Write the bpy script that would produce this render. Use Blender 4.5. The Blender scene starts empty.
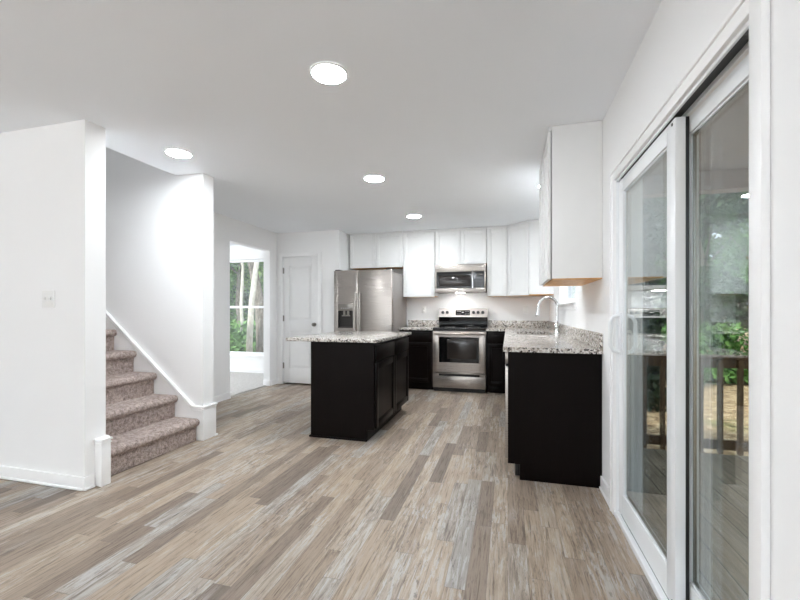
import bpy, bmesh, math, random
from mathutils import Vector, Matrix
R = math.radians
S = bpy.context.scene
C = S.collection
random.seed(7)

# ------------------------------------------------------------------ camera
cam_d = bpy.data.cameras.new('camera')
cam_d.sensor_width = 36.0
cam_d.lens = 18.0
cam_d.shift_y = 11.0 / 800.0
cam_d.clip_start = 0.02
cam = bpy.data.objects.new('camera', cam_d)
cam.location = (0, 0, 1.179)
cam.rotation_euler = (R(90), 0, R(15.1))
C.objects.link(cam)
S.camera = cam

# ------------------------------------------------------------------ world and exposure
W = bpy.data.worlds.new('overcast_sky')
S.world = W
W.use_nodes = True
bg = W.node_tree.nodes['Background']
bg.inputs[0].default_value = (0.88, 0.94, 1.0, 1)
bg.inputs[1].default_value = 1.15
LAMP = 132.0           # strength of the recessed ceiling lamps
def sun_lamp(name, rot, strength, angle):
    d = bpy.data.lights.new(name, 'SUN'); d.energy = strength; d.angle = R(angle); d.color = (1.0, 0.96, 0.9)
    o = bpy.data.objects.new(name, d); o.rotation_euler = rot; C.objects.link(o)
sun_lamp('sun', (R(38), 0, R(-12)), 2.6, 3.0)      # high behind the house front, shining towards the wood
def fill_light(name, loc, w, h, power, tilt):  # area light added as interior fill
    d = bpy.data.lights.new(name, 'AREA'); d.shape = 'RECTANGLE'; d.size = w; d.size_y = h; d.energy = power; d.color = (0.905, 0.958, 1.0)
    o = bpy.data.objects.new(name, d); o.location = loc; o.rotation_euler = (R(90+tilt), 0, 0); C.objects.link(o)
fill_light('rear_fill', (-4.2, -4.17, 1.3), 1.4, 1.6, 66, 86)  # added fill behind the camera, tilted up to brighten the ceiling
fill_light('rear_fill', (-1.4, -4.17, 1.3), 1.6, 1.6, 80, 86)  # second added fill, likewise aimed up at the ceiling
fill_light('far_room_fill', (-8.12, 4.6, 1.4), 1.4, 1.5, 30, 0)  # added unseen fill to brighten the carpeted room
bpy.data.objects['far_room_fill'].rotation_euler = (R(90), 0, R(-90))
S.view_settings.view_transform = 'Standard'
S.view_settings.look = 'None'
S.view_settings.gamma = 1.0
S.view_settings.exposure = 1.02
S.view_settings.use_curve_mapping = False
S.cycles.max_bounces = 14
S.cycles.diffuse_bounces = 7
S.cycles.glossy_bounces = 6
S.cycles.transparent_max_bounces = 24
S.cycles.transmission_bounces = 8
S.cycles.sample_clamp_indirect = 20.0
S.cycles.caustics_reflective = False
S.cycles.caustics_refractive = False

# ------------------------------------------------------------------ materials
def lin(c):
    return tuple(((v/255.0+0.055)/1.055)**2.4 if v > 10.3 else v/255.0/12.92 for v in c) + (1.0,)

class N:
    """small wrapper for building node trees"""
    def __init__(self, name):
        self.m = bpy.data.materials.new(name)
        self.m.use_nodes = True
        self.t = self.m.node_tree
        self.b = self.t.nodes['Principled BSDF']
        self.out = self.t.nodes['Material Output']
    def n(self, kind, **kw):
        nd = self.t.nodes.new(kind)
        for k, v in kw.items():
            setattr(nd, k, v)
        return nd
    def link(self, a, b):
        self.t.links.new(a, b)
    def put(self, sock, v):
        if hasattr(v, 'is_output') or hasattr(v, 'links'):
            self.link(v, sock)
        else:
            sock.default_value = v
    def math(self, op, a, b=None, c=None):
        nd = self.n('ShaderNodeMath', operation=op)
        self.put(nd.inputs[0], a)
        if b is not None: self.put(nd.inputs[1], b)
        if c is not None: self.put(nd.inputs[2], c)
        return nd.outputs[0]
    def xyz(self):
        tc = self.n('ShaderNodeTexCoord')
        s = self.n('ShaderNodeSeparateXYZ')
        self.link(tc.outputs['Object'], s.inputs[0])
        return s.outputs[0], s.outputs[1], s.outputs[2], tc.outputs['Object']
    def comb(self, x, y, z):
        nd = self.n('ShaderNodeCombineXYZ')
        for i, v in enumerate((x, y, z)): self.put(nd.inputs[i], v)
        return nd.outputs[0]
    def noise(self, vec, scale, detail=3, rough=0.5, dist=0.0):
        nd = self.n('ShaderNodeTexNoise')
        self.link(vec, nd.inputs['Vector'])
        nd.inputs['Scale'].default_value = scale
        nd.inputs['Detail'].default_value = detail
        nd.inputs['Roughness'].default_value = rough
        nd.inputs['Distortion'].default_value = dist
        return nd.outputs['Fac']
    def ramp(self, fac, stops, mode='LINEAR'):
        nd = self.n('ShaderNodeValToRGB')
        nd.color_ramp.interpolation = mode
        e = nd.color_ramp.elements
        while len(e) < len(stops): e.new(0.5)
        for i, (p, c) in enumerate(stops):
            e[i].position = p
            e[i].color = lin(c) if len(c) == 3 else c
        self.put(nd.inputs[0], fac)
        return nd.outputs[0]
    def mix(self, fac, a, b, mode='MIX'):
        nd = self.n('ShaderNodeMix', data_type='RGBA', blend_type=mode)
        self.put(nd.inputs[0], fac)
        self.put(nd.inputs[6], a)
        self.put(nd.inputs[7], b)
        return nd.outputs[2]
    def maprange(self, v, a, b, c=0.0, d=1.0):
        nd = self.n('ShaderNodeMapRange')
        for i, q in enumerate((v, a, b, c, d)): self.put(nd.inputs[i], q)
        return nd.outputs[0]
    def bump(self, h, strength=0.2, dist=0.01):
        nd = self.n('ShaderNodeBump')
        nd.inputs['Strength'].default_value = strength
        nd.inputs['Distance'].default_value = dist
        self.link(h, nd.inputs['Height'])
        self.link(nd.outputs[0], self.b.inputs['Normal'])
    def set(self, **kw):
        for k, v in kw.items():
            self.put(self.b.inputs[k.replace('_', ' ')], v)
        return self

def plain(name, rgb, rough=0.5, metal=0.0, spec=0.5, var=0.03, scale=8.0):
    q = N(name)
    x, y, z, o = q.xyz()
    f = q.noise(o, scale, 3)
    c = lin(rgb)
    lo = tuple(v*(1-var) for v in c[:3]) + (1,)
    hi = tuple(min(1, v*(1+var)) for v in c[:3]) + (1,)
    q.set(Base_Color=q.ramp(f, [(0.3, lo), (0.7, hi)]), Roughness=rough, Metallic=metal)
    q.b.inputs['Specular IOR Level'].default_value = spec
    return q.m

def paint(name, rgb, rough=0.6):
    q = N(name)
    x, y, z, o = q.xyz()
    q.set(Base_Color=q.ramp(q.noise(o, 1.5, 2), [(0.3, tuple(v-2 for v in rgb)), (0.7, rgb)]), Roughness=rough)
    q.b.inputs['Specular IOR Level'].default_value = 0.25
    q.bump(q.noise(o, 220, 2), 0.04, 0.002)
    return q.m

M_WALL = paint('wall_paint', (245, 245, 245))
M_CEIL = paint('ceiling_paint', (246, 249, 253), 0.8)
M_TRIM = plain('white_trim_paint', (246, 246, 246), 0.35, var=0.01)
M_CAB = plain('white_cabinet_lacquer', (236, 236, 235), 0.35, var=0.01)
M_DOOR = plain('white_door_paint', (238, 238, 238), 0.4, var=0.01)
M_VINYL = plain('white_vinyl', (238, 240, 242), 0.3, var=0.01)
M_BLACK = plain('black_plastic', (16, 16, 17), 0.35, var=0.05)
M_GLOSS = plain('black_glass', (9, 9, 10), 0.06, var=0.05)
M_WINDOW = plain('smoked_oven_glass', (44, 40, 38), 0.12, var=0.05)
M_GREY = plain('grey_plastic', (88, 86, 84), 0.4, var=0.04)
M_CHROME = plain('chrome', (225, 225, 226), 0.08, 1.0, var=0.01)
M_NICKEL = plain('satin_nickel', (150, 146, 140), 0.3, 1.0, var=0.02)
M_DARKMETAL = plain('dark_track', (58, 58, 58), 0.5, var=0.04)
M_WHITEPL = plain('white_plastic', (236, 236, 234), 0.35, var=0.01)
M_MARK = plain('pale_print', (190, 190, 188), 0.5, var=0.01)
M_EXT = plain('exterior_siding', (196, 194, 188), 0.7)

def espresso():
    q = N('espresso_stain')
    x, y, z, o = q.xyz()
    v = q.comb(q.math('MULTIPLY', x, 30), q.math('MULTIPLY', y, 30), q.math('MULTIPLY', z, 2.0))
    g = q.noise(v, 1.0, 4, 0.6)
    q.set(Base_Color=q.ramp(g, [(0.3, (9, 5, 4)), (0.75, (15, 9, 8))]), Roughness=0.34)
    q.b.inputs['Specular IOR Level'].default_value = 0.1
    return q.m
M_ESP = espresso()

def raw_wood():
    q = N('maple_underside')
    x, y, z, o = q.xyz()
    v = q.comb(q.math('MULTIPLY', x, 40), q.math('MULTIPLY', y, 3), q.math('MULTIPLY', z, 40))
    q.set(Base_Color=q.ramp(q.noise(v, 1.0, 4), [(0.3, (196, 138, 72)), (0.7, (222, 170, 104))]), Roughness=0.45)
    return q.m
M_MAPLE = raw_wood()

def steel(name, rgb, rough, along='x'):
    q = N(name)
    x, y, z, o = q.xyz()
    if along == 'x':
        v = q.comb(q.math('MULTIPLY', x, 3), q.math('MULTIPLY', y, 3), q.math('MULTIPLY', z, 320))
    else:
        v = q.comb(q.math('MULTIPLY', x, 320), q.math('MULTIPLY', y, 320), q.math('MULTIPLY', z, 3))
    g = q.noise(v, 1.0, 3)
    q.set(Base_Color=q.ramp(g, [(0.3, tuple(c-8 for c in rgb)), (0.7, rgb)]), Metallic=1.0,
          Roughness=q.maprange(g, 0.3, 0.7, rough-0.05, rough+0.07))
    q.bump(g, 0.02, 0.002)
    return q.m
M_STEEL = steel('brushed_stainless', (176, 169, 163), 0.30, 'x')
M_STEELV = steel('brushed_stainless_vertical', (176, 170, 164), 0.33, 'z')
M_FRSIDE = plain('grey_fridge_side', (150, 144, 140), 0.45, 0.3, var=0.03)

def granite():
    q = N('granite')
    x, y, z, o = q.xyz()
    big = q.noise(o, 9.0, 4, 0.6, 0.6)
    vor = q.n('ShaderNodeTexVoronoi', feature='F1')
    q.link(o, vor.inputs['Vector']); vor.inputs['Scale'].default_value = 95
    sep = q.n('ShaderNodeSeparateColor'); q.link(vor.outputs['Color'], sep.inputs[0])
    grain = q.ramp(sep.outputs[0], [(0.0, (48, 45, 44)), (0.07, (120, 113, 108)), (0.2, (176, 168, 160)),
                                    (0.42, (208, 203, 197)), (0.7, (228, 226, 222))], 'CONSTANT')
    vor2 = q.n('ShaderNodeTexVoronoi', feature='F1')
    q.link(o, vor2.inputs['Vector']); vor2.inputs['Scale'].default_value = 42
    sep2 = q.n('ShaderNodeSeparateColor'); q.link(vor2.outputs['Color'], sep2.inputs[0])
    blot = q.math('GREATER_THAN', q.math('MULTIPLY', sep2.outputs[1], big), 0.53)
    dark = q.ramp(sep.outputs[2], [(0.0, (30, 28, 29)), (0.45, (72, 66, 64)), (0.8, (132, 122, 116))], 'CONSTANT')
    c = q.mix(q.math('MULTIPLY', blot, 0.85), grain, dark)
    tint = q.ramp(big, [(0.35, (196, 186, 176)), (0.6, (238, 236, 233))])
    q.set(Base_Color=q.mix(0.55, c, q.mix(1.0, c, tint, 'MULTIPLY')), Roughness=0.14)
    return q.m
M_GRANITE = granite()

def plank_floor():
    q = N('vinyl_plank')
    x, y, z, o = q.xyz()
    w = 0.088
    xs = q.math('DIVIDE', x, w)
    row = q.math('FLOOR', xs)
    wr = q.n('ShaderNodeTexWhiteNoise', noise_dimensions='1D'); q.link(row, wr.inputs['W'])
    rr = wr.outputs['Value']
    ln = q.math('MULTIPLY_ADD', rr, 0.55, 0.55)
    ys = q.math('DIVIDE', q.math('MULTIPLY_ADD', rr, 17.3, y), ln)
    cell = q.math('FLOOR', ys)
    wn = q.n('ShaderNodeTexWhiteNoise', noise_dimensions='3D')
    q.link(q.comb(row, cell, 3.0), wn.inputs['Vector'])
    v = wn.outputs['Value']
    sc = q.n('ShaderNodeSeparateColor'); q.link(wn.outputs['Color'], sc.inputs[0])
    # wide two-strip bands give neighbouring strips related tones
    base = q.ramp(v, [(0.0, (114, 102, 92)), (0.05, (134, 121, 110)), (0.25, (156, 141, 127)), (0.5, (170, 154, 137)),
                      (0.75, (181, 165, 147)), (0.92, (160, 156, 152)), (1.0, (188, 175, 160))])
    seed = q.math('MULTIPLY', v, 61.0)
    gv = q.comb(q.math('MULTIPLY', x, 110), q.math('ADD', q.math('MULTIPLY', y, 5.0), seed), seed)
    grain = q.noise(gv, 1.0, 6, 0.7, 0.8)
    gv2 = q.comb(q.math('MULTIPLY', x, 38), q.math('ADD', q.math('MULTIPLY', y, 4.2), seed), seed)
    streak = q.noise(gv2, 1.0, 9, 0.75, 0.4)
    scr = q.noise(q.comb(q.math('MULTIPLY', x, 60), q.math('MULTIPLY', y, 14), seed), 1.0, 6, 0.7)
    gv3 = q.comb(q.math('MULTIPLY', x, 3.4), q.math('MULTIPLY', y, 1.6), 0.0)
    patch = q.noise(gv3, 1.0, 4, 0.65)
    c = q.mix(1.0, base, q.ramp(grain, [(0.32, (150, 143, 137)), (0.48, (236, 232, 228)), (0.72, (255, 255, 255))]), 'MULTIPLY')
    pale = q.math('MULTIPLY', q.maprange(streak, 0.51, 0.57), q.maprange(q.math('MULTIPLY_ADD', sc.outputs[0], 0.35, patch), 0.58, 0.80))
    c = q.mix(q.math('MULTIPLY', pale, 0.66), c, lin((182, 180, 179)))
    dk = q.math('MULTIPLY', q.maprange(streak, 0.49, 0.37), q.maprange(q.math('MULTIPLY_ADD', sc.outputs[1], 0.4, patch), 0.55, 0.85))
    c = q.mix(q.math('MULTIPLY', dk, 0.75), c, lin((98, 88, 81)))
    sk = q.math('MULTIPLY', q.maprange(scr, 0.56, 0.62), q.maprange(patch, 0.42, 0.6))
    c = q.mix(q.math('MULTIPLY', sk, 0.6), c, lin((84, 76, 71)))
    fx = q.math('FRACT', xs); fy = q.math('FRACT', ys)
    ex = q.math('LESS_THAN', q.math('MINIMUM', fx, q.math('SUBTRACT', 1.0, fx)), 0.012)
    ey = q.math('LESS_THAN', q.math('MINIMUM', fy, q.math('SUBTRACT', 1.0, fy)), 0.0022)
    e = q.math('MAXIMUM', ex, ey)
    c = q.mix(q.math('MULTIPLY', e, 0.4), c, lin((82, 74, 68)))
    q.set(Base_Color=c, Roughness=q.maprange(grain, 0.3, 0.7, 0.5, 0.38))
    q.b.inputs['Specular IOR Level'].default_value = 0.4
    q.bump(grain, 0.06, 0.002)
    return q.m
M_FLOOR = plank_floor()

def carpet(name, a, b):
    q = N(name)
    x, y, z, o = q.xyz()
    f = q.noise(o, 130, 3, 0.7)
    g = q.noise(o, 38, 3, 0.6)
    q.set(Base_Color=q.ramp(q.math('MULTIPLY_ADD', g, 0.45, q.math('MULTIPLY', f, 0.55)), [(0.36, a), (0.62, b)]), Roughness=0.95)
    q.b.inputs['Specular IOR Level'].default_value = 0.1
    q.bump(f, 0.9, 0.012)
    return q.m
M_CARPET = carpet('taupe_carpet', (116, 101, 96), (212, 196, 188))
M_CARPET2 = carpet('pale_carpet', (188, 184, 180), (214, 211, 208))

def glass():
    q = N('window_glass')
    q.t.nodes.remove(q.b)
    tr = q.n('ShaderNodeBsdfTransparent'); tr.inputs[0].default_value = (0.955, 0.975, 0.97, 1)
    gl = q.n('ShaderNodeBsdfGlossy'); gl.inputs['Roughness'].default_value = 0.0
    gl.inputs[0].default_value = (0.92, 0.96, 1.0, 1)
    fr = q.n('ShaderNodeFresnel'); ge = q.n('ShaderNodeNewGeometry')
    q.link(q.maprange(ge.outputs['Backfacing'], 0, 1, 1.62, 1/1.62), fr.inputs[0])   # same reflectance on both faces of a pane
    x, y, z, o = q.xyz()
    bp = q.n('ShaderNodeBump'); bp.inputs['Strength'].default_value = 0.02; bp.inputs['Distance'].default_value = 0.002
    q.link(q.noise(o, 3.0, 1), bp.inputs['Height'])
    q.link(bp.outputs[0], gl.inputs['Normal'])
    mx = q.n('ShaderNodeMixShader')
    q.link(fr.outputs[0], mx.inputs[0]); q.link(tr.outputs[0], mx.inputs[1]); q.link(gl.outputs[0], mx.inputs[2])
    q.link(mx.outputs[0], q.out.inputs[0])
    return q.m
M_GLASS = glass()

def emit(name, rgb, s):
    q = N(name)
    q.set(Base_Color=(0.9, 0.9, 0.9, 1), Roughness=0.5)
    q.b.inputs['Emission Color'].default_value = rgb + (1,)
    q.b.inputs['Emission Strength'].default_value = s
    return q.m
M_LED = emit('led_diffuser', (0.905, 0.958, 1.0), LAMP)

def wood_out(name, a, b):
    q = N(name)
    x, y, z, o = q.xyz()
    v = q.comb(q.math('MULTIPLY', x, 40), q.math('MULTIPLY', y, 3), q.math('MULTIPLY', z, 8))
    q.set(Base_Color=q.ramp(q.noise(v, 1.0, 4), [(0.3, a), (0.7, b)]), Roughness=0.7)
    return q.m
M_RAIL = wood_out('treated_lumber', (82, 62, 42), (116, 90, 62))
def deck_mat():
    q = N('deck_boards')
    x, y, z, o = q.xyz()
    fx = q.math('FRACT', q.math('DIVIDE', x, 0.14))
    gap = q.math('LESS_THAN', fx, 0.05)
    v = q.comb(q.math('MULTIPLY', x, 40), q.math('MULTIPLY', y, 3), q.math('MULTIPLY', q.math('FLOOR', q.math('DIVIDE', x, 0.14)), 5.1))
    c = q.ramp(q.noise(v, 1.0, 4), [(0.3, (128, 118, 104)), (0.7, (172, 160, 142))])
    q.set(Base_Color=q.mix(gap, c, lin((28, 24, 20))), Roughness=0.7)
    return q.m
M_DECK = deck_mat()
M_PORCH = wood_out('porch_ceiling_wood', (120, 100, 88), (150, 128, 112))

def ground_mat():
    q = N('leaf_litter')
    x, y, z, o = q.xyz()
    n1 = q.noise(o, 7.0, 6, 0.7)
    n2 = q.noise(o, 0.55, 3)
    c = q.ramp(n1, [(0.34, (104, 80, 58)), (0.5, (178, 150, 116)), (0.66, (226, 204, 170))])
    g = q.ramp(n1, [(0.35, (46, 66, 30)), (0.65, (116, 140, 76))])
    q.set(Base_Color=q.mix(q.maprange(n2, 0.60, 0.72), c, g), Roughness=0.95)
    return q.m
M_GROUND = ground_mat()
def leaf_mat(name, a, b):
    q = N(name)
    x, y, z, o = q.xyz()
    q.set(Base_Color=q.ramp(q.noise(o, 2.2, 3), [(0.35, a), (0.65, b)]), Roughness=0.6)
    q.b.inputs['Transmission Weight'].default_value = 0.0
    return q.m
M_LEAF = [leaf_mat('leaf_mid', (62, 104, 44), (118, 164, 84)), leaf_mat('leaf_dark', (30, 56, 28), (68, 102, 52)),
          leaf_mat('leaf_light', (96, 140, 66), (160, 196, 116))]
M_BARK = wood_out('grey_bark', (92, 84, 76), (150, 142, 132))
M_BARKPALE = wood_out('pale_bark', (176, 172, 164), (222, 220, 212))

# ------------------------------------------------------------------ mesh builder
ORIG = {}
class B:
    def __init__(self):
        self.bm = bmesh.new(); self.xf = Matrix.Identity(4)
    def _new(self, vs):
        for v in vs: v.co = self.xf @ v.co
    def box(self, x0, x1, y0, y1, z0, z1, bev=0.0, seg=2):
        r = bmesh.ops.create_cube(self.bm, size=1.0)
        vs = r['verts']
        for v in vs:
            v.co = Vector((x0+(v.co.x+.5)*(x1-x0), y0+(v.co.y+.5)*(y1-y0), z0+(v.co.z+.5)*(z1-z0)))
        if bev > 0:
            es = list({e for v in vs for e in v.link_edges})
            r2 = bmesh.ops.bevel(self.bm, geom=es, offset=bev, segments=seg, affect='EDGES', profile=0.5)
            vs = r2['verts']
            vs = list({v for f in r2['faces'] for v in f.verts})
        self._new(vs)
        return self
    def prism(self, pts, d, axis='y'):
        """pts: polygon in the plane across axis; d=(lo,hi) along axis"""
        def mk(p, t):
            a, b = p
            return {'y': (a, t, b), 'x': (t, a, b), 'z': (a, b, t)}[axis]
        lo = [self.bm.verts.new(mk(p, d[0])) for p in pts]
        hi = [self.bm.verts.new(mk(p, d[1])) for p in pts]
        n = len(pts)
        fs = [self.bm.faces.new(lo), self.bm.faces.new(hi[::-1])]
        for i in range(n):
            fs.append(self.bm.faces.new((lo[i], hi[i], hi[(i+1) % n], lo[(i+1) % n])))
        bmesh.ops.recalc_face_normals(self.bm, faces=fs)
        self._new(lo + hi)
        return self
    def tube(self, path, rad, n=12, cap=True):
        path = [Vector(p) for p in path]
        rads = rad if isinstance(rad, (list, tuple)) else [rad]*len(path)
        rings = []
        t0 = (path[1]-path[0]).normalized()
        up = Vector((0, 0, 1)) if abs(t0.z) < .9 else Vector((1, 0, 0))
        u = t0.cross(up).normalized()
        for i, p in enumerate(path):
            t = (path[min(i+1, len(path)-1)] - path[max(i-1, 0)]).normalized()
            u = (u - t*u.dot(t)).normalized()
            w = t.cross(u)
            rings.append([self.bm.verts.new(p + (u*math.cos(a)+w*math.sin(a))*rads[i]) for a in [2*math.pi*k/n for k in range(n)]])
        fs = []
        for a, b in zip(rings, rings[1:]):
            for k in range(n):
                fs.append(self.bm.faces.new((a[k], a[(k+1) % n], b[(k+1) % n], b[k])))
        if cap:
            fs.append(self.bm.faces.new(rings[0][::-1])); fs.append(self.bm.faces.new(rings[-1]))
        bmesh.ops.recalc_face_normals(self.bm, faces=fs)
        self._new([v for r in rings for v in r])
        return self
    def cyl(self, p, axis, r, h, n=24, r2=None):
        p = Vector(p); a = Vector(axis).normalized()
        return self.tube([p, p+a*h], [r, r if r2 is None else r2], n)
    def lathe(self, prof, c, n=32):
        """profile (r,z) turned about the vertical through c, closed ends where r is 0"""
        c = Vector(c); rings = []; fs = []
        for r, z in prof:
            if r < 1e-6: rings.append([self.bm.verts.new(c+Vector((0, 0, z)))])
            else: rings.append([self.bm.verts.new(c+Vector((r*math.cos(2*math.pi*k/n), r*math.sin(2*math.pi*k/n), z))) for k in range(n)])
        for a, b in zip(rings, rings[1:]):
            for k in range(n):
                k2 = (k+1) % n
                q = [a[k % len(a)], a[k2 % len(a)], b[k2 % len(b)], b[k % len(b)]]
                q = list(dict.fromkeys(q))
                if len(q) > 2: fs.append(self.bm.faces.new(q))
        bmesh.ops.recalc_face_normals(self.bm, faces=fs)
        self._new([v for r in rings for v in r])
        return self
    def build(self, name, mat, parent=None, label=None, smooth=True):
        o_ = ORIG[parent.name] if parent is not None else Vector((0, 0, 0))
        me = bpy.data.meshes.new(name)
        bmesh.ops.translate(self.bm, verts=self.bm.verts, vec=-o_)
        self.bm.to_mesh(me); self.bm.free()
        mats = mat if isinstance(mat, (list, tuple)) else [mat]
        for m in mats: me.materials.append(m)
        if smooth:
            for p in me.polygons: p.use_smooth = True
            me.set_sharp_from_angle(angle=R(35))
        o = bpy.data.objects.new(name, me); C.objects.link(o)
        if parent is not None: o.parent = parent
        ORIG[o.name] = o_
        if label: o['label'] = label
        return o

def tag(o, label, cat, group=None, kind=None):
    o['label'] = label; o['category'] = cat
    if group: o['group'] = group
    if kind: o['kind'] = kind
    return o
def thing(name, loc, label, cat, group=None):
    o = bpy.data.objects.new(name, None); C.objects.link(o)
    o.location = loc; o.empty_display_size = 0.1
    ORIG[o.name] = Vector(loc)
    return tag(o, label, cat, group)
def struct(b, name, mat, label, cat='wall'):
    return tag(b.build(name, mat), label, cat, kind='structure')
def struct_root(name, loc, label, cat):
    o = thing(name, loc, label, cat); o['kind'] = 'structure'; return o

H = 2.44          # ceiling height
XR = 0.605        # face of the wall with the glass door
YB = 6.43         # face of the range wall
XH = -3.62        # face of the hall wall with the opening
YP = 5.75         # face of the pantry wall
XS = -2.685       # end faces of the two stair walls
YN0, YN1 = 2.0, 2.14      # near stair wall
YF0, YF1 = 3.056, 3.19    # far stair wall
XW, YREAR = -6.2, -4.2    # living area behind the camera

# ------------------------------------------------------------------ shell
b = B(); b.box(XW, XR+.14, YREAR, YB+.12, -.12, 0); struct(b, 'floor', M_FLOOR, 'floor of mixed beige, taupe and grey wood-look planks', 'floor')
b = B(); b.box(-8.2, XH-.06, YF1, 6.6, 0.0, .012); struct(b, 'floor_far_room', M_CARPET2, 'pale carpet of the room beyond the wall opening', 'floor')

b = B()
b.box(-8.3, XR+.14, YREAR-.12, YN1-.05, H, H+.12)
b.box(-2.987, XR+.14, YN1-.05, YF0+.05, H, H+.12)
b.box(-8.3, XR+.14, YF0+.05, 6.75, H, H+.12)
struct(b, 'ceiling', M_CEIL, 'flat white ceiling with recessed lights', 'ceiling')

DY0, DY1, DZ = 1.165, 2.575, 1.95          # sliding door opening
WY0, WY1, WZ0, WZ1 = 4.02, 5.22, 1.27, 2.12  # sink window opening
b = B(); T = .14
b.box(XR, XR+T, YREAR, DY0, 0, H)
b.box(XR, XR+T, DY0, DY1, DZ, H)
b.box(XR, XR+T, DY1, WY0, 0, H)
b.box(XR, XR+T, WY0, WY1, 0, WZ0)
b.box(XR, XR+T, WY0, WY1, WZ1, H)
b.box(XR, XR+T, WY1, YB+.12, 0, H)
struct(b, 'wall_right', M_WALL, 'white wall holding the sliding glass door and the sink window')
b = B(); b.box(-3.74, XR, YB, YB+.12, 0, H); struct(b, 'wall_back', M_WALL, 'white wall behind the range and fridge')
PX0, PX1, PZ = -3.515, -2.885, 2.06
b = B()
b.box(XH, PX0, YP, YP+.115, 0, H); b.box(PX0, PX1, YP, YP+.115, PZ, H); b.box(PX1, -2.53, YP, YP+.115, 0, H)
b.box(-2.645, -2.53, YP+.115, YB, 0, H)
struct(b, 'wall_pantry', M_WALL, 'white wall around the panelled pantry door beside the fridge')
OY0, OY1, OZ = 4.61, 5.55, 2.13
b = B()
b.box(XH-.115, XH, YF1, OY0, 0, H); b.box(XH-.115, XH, OY0, OY1, OZ, H); b.box(XH-.115, XH, OY1, YB, 0, H)
struct(b, 'wall_hall', M_WALL, 'white wall with the open doorway to the carpeted room')
b = B(); b.box(XW-2.1, XS, YN0, YN1, 0, 5.0); struct(b, 'wall_stair_near', M_WALL, 'white wall on the near side of the stairs, with the light switch')
b = B(); b.box(XW-2.1, XS, YF0, YF1, 0, H); b.box(XW-2.1, -2.987, YF0, YF1, H, 5.0)
struct(b, 'wall_stair_far', M_WALL, 'white wall on the far side of the stairs')
b = B(); b.box(-2.987, -2.87, YN1, YF0, H+.12, 5.0); b.box(XW-2.1, -2.87, YN0, YF1, 5.0, 5.1); b.box(XW-2.1, XW-2.0, YN1, YF0, 0, 5.0)
struct(b, 'wall_stair_upper', M_WALL, 'white upper walls and ceiling closing the stairwell')
# living area behind the camera, with two unseen windows added to let light in
b = B()
b.box(XW-.12, XW, YREAR, YN0, 0, H)
struct(b, 'wall_left', M_WALL, 'white wall of the living area, out of frame')
b = B()
RW = [(-4.9, -3.5), (-2.2, -0.6)]
xs = [XW-.12] + [v for p in RW for v in p] + [XR+.14]
for i in range(0, len(xs), 2): b.box(xs[i], xs[i+1], YREAR-.12, YREAR, 0, H)
for p in RW:
    b.box(p[0], p[1], YREAR-.12, YREAR, 0, .5); b.box(p[0], p[1], YREAR-.12, YREAR, 2.1, H)
struct(b, 'wall_rear', M_WALL, 'white wall behind the camera with two added windows')
# far room
FWX0, FWX1, FWZ0, FWZ1 = -5.42, -4.18, .345, 2.165
b = B()
b.box(-8.3, FWX0, 6.6, 6.72, 0, H); b.box(FWX1, XH-.115, 6.6, 6.72, 0, H)
b.box(FWX0, FWX1, 6.6, 6.72, 0, FWZ0); b.box(FWX0, FWX1, 6.6, 6.72, FWZ1, H)
for y0, y1, z0, z1 in ((YF1, 3.85, 0, H), (5.35, 6.6, 0, H), (3.85, 5.35, 0, .6), (3.85, 5.35, 2.15, H)): b.box(-8.3, -8.2, y0, y1, z0, z1)
b.box(XH-.115, XH, YB+.0, 6.72, 0, H)
struct(b, 'wall_far_room', M_WALL, 'white wall of the carpeted room around its window')

# baseboards
def baseboard(name, segs, label):
    b = B()
    for (x0, y0, x1, y1, nx, ny) in segs:      # along the wall face, outward normal
        t, t2 = .014, .022
        def sl(d, z0, z1, bev):
            xa, xb = sorted((x0, x1)); ya, yb = sorted((y0, y1))
            if nx: b.box(*(sorted((x0, x0+nx*d))), ya, yb, z0, z1, bev)
            else: b.box(xa, xb, *(sorted((y0, y0+ny*d))), z0, z1, bev)
        sl(t, .001, .088, .004); sl(t2, .001, .018, .006)
    return struct(b, name, M_TRIM, label, 'baseboard')
baseboard('baseboard_left', [(-6.2, YN0, XS, YN0, 0, -1), (XS, YN0-.014, XS, YN0+.055, 1, 0)], 'white baseboard along the wall with the light switch')
baseboard('baseboard_hall', [(XH, YF1, XH, OY0, 1, 0), (XH, OY1, XH, YP, 1, 0), (XH, OY0, XH-.115, OY0, 0, 1), (XH, OY1, XH-.115, OY1, 0, -1)], 'white baseboard on both sides of the open doorway')
baseboard('baseboard_stub', [(XS-.95, YF1, XS+.014, YF1, 0, 1)], 'white baseboard end on the far side of the stair wall')
baseboard('baseboard_pantry', [(XH, YP, PX0-.055, YP, 0, -1), (PX1+.055, YP, -2.53, YP, 0, -1)], 'white baseboard beside the pantry door')
baseboard('baseboard_right', [(XR, 2.62, XR, 2.91, -1, 0)], 'short white baseboard between black end panel and glass door')
baseboard('baseboard_near', [(XR, YREAR, XR, 1.155, -1, 0)], 'white baseboard on the wall nearer than the glass door')
baseboard('baseboard_far_room', [(-8.2, 6.6, XH-.115, 6.6, 0, -1)], 'white baseboard under the far window')

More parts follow.
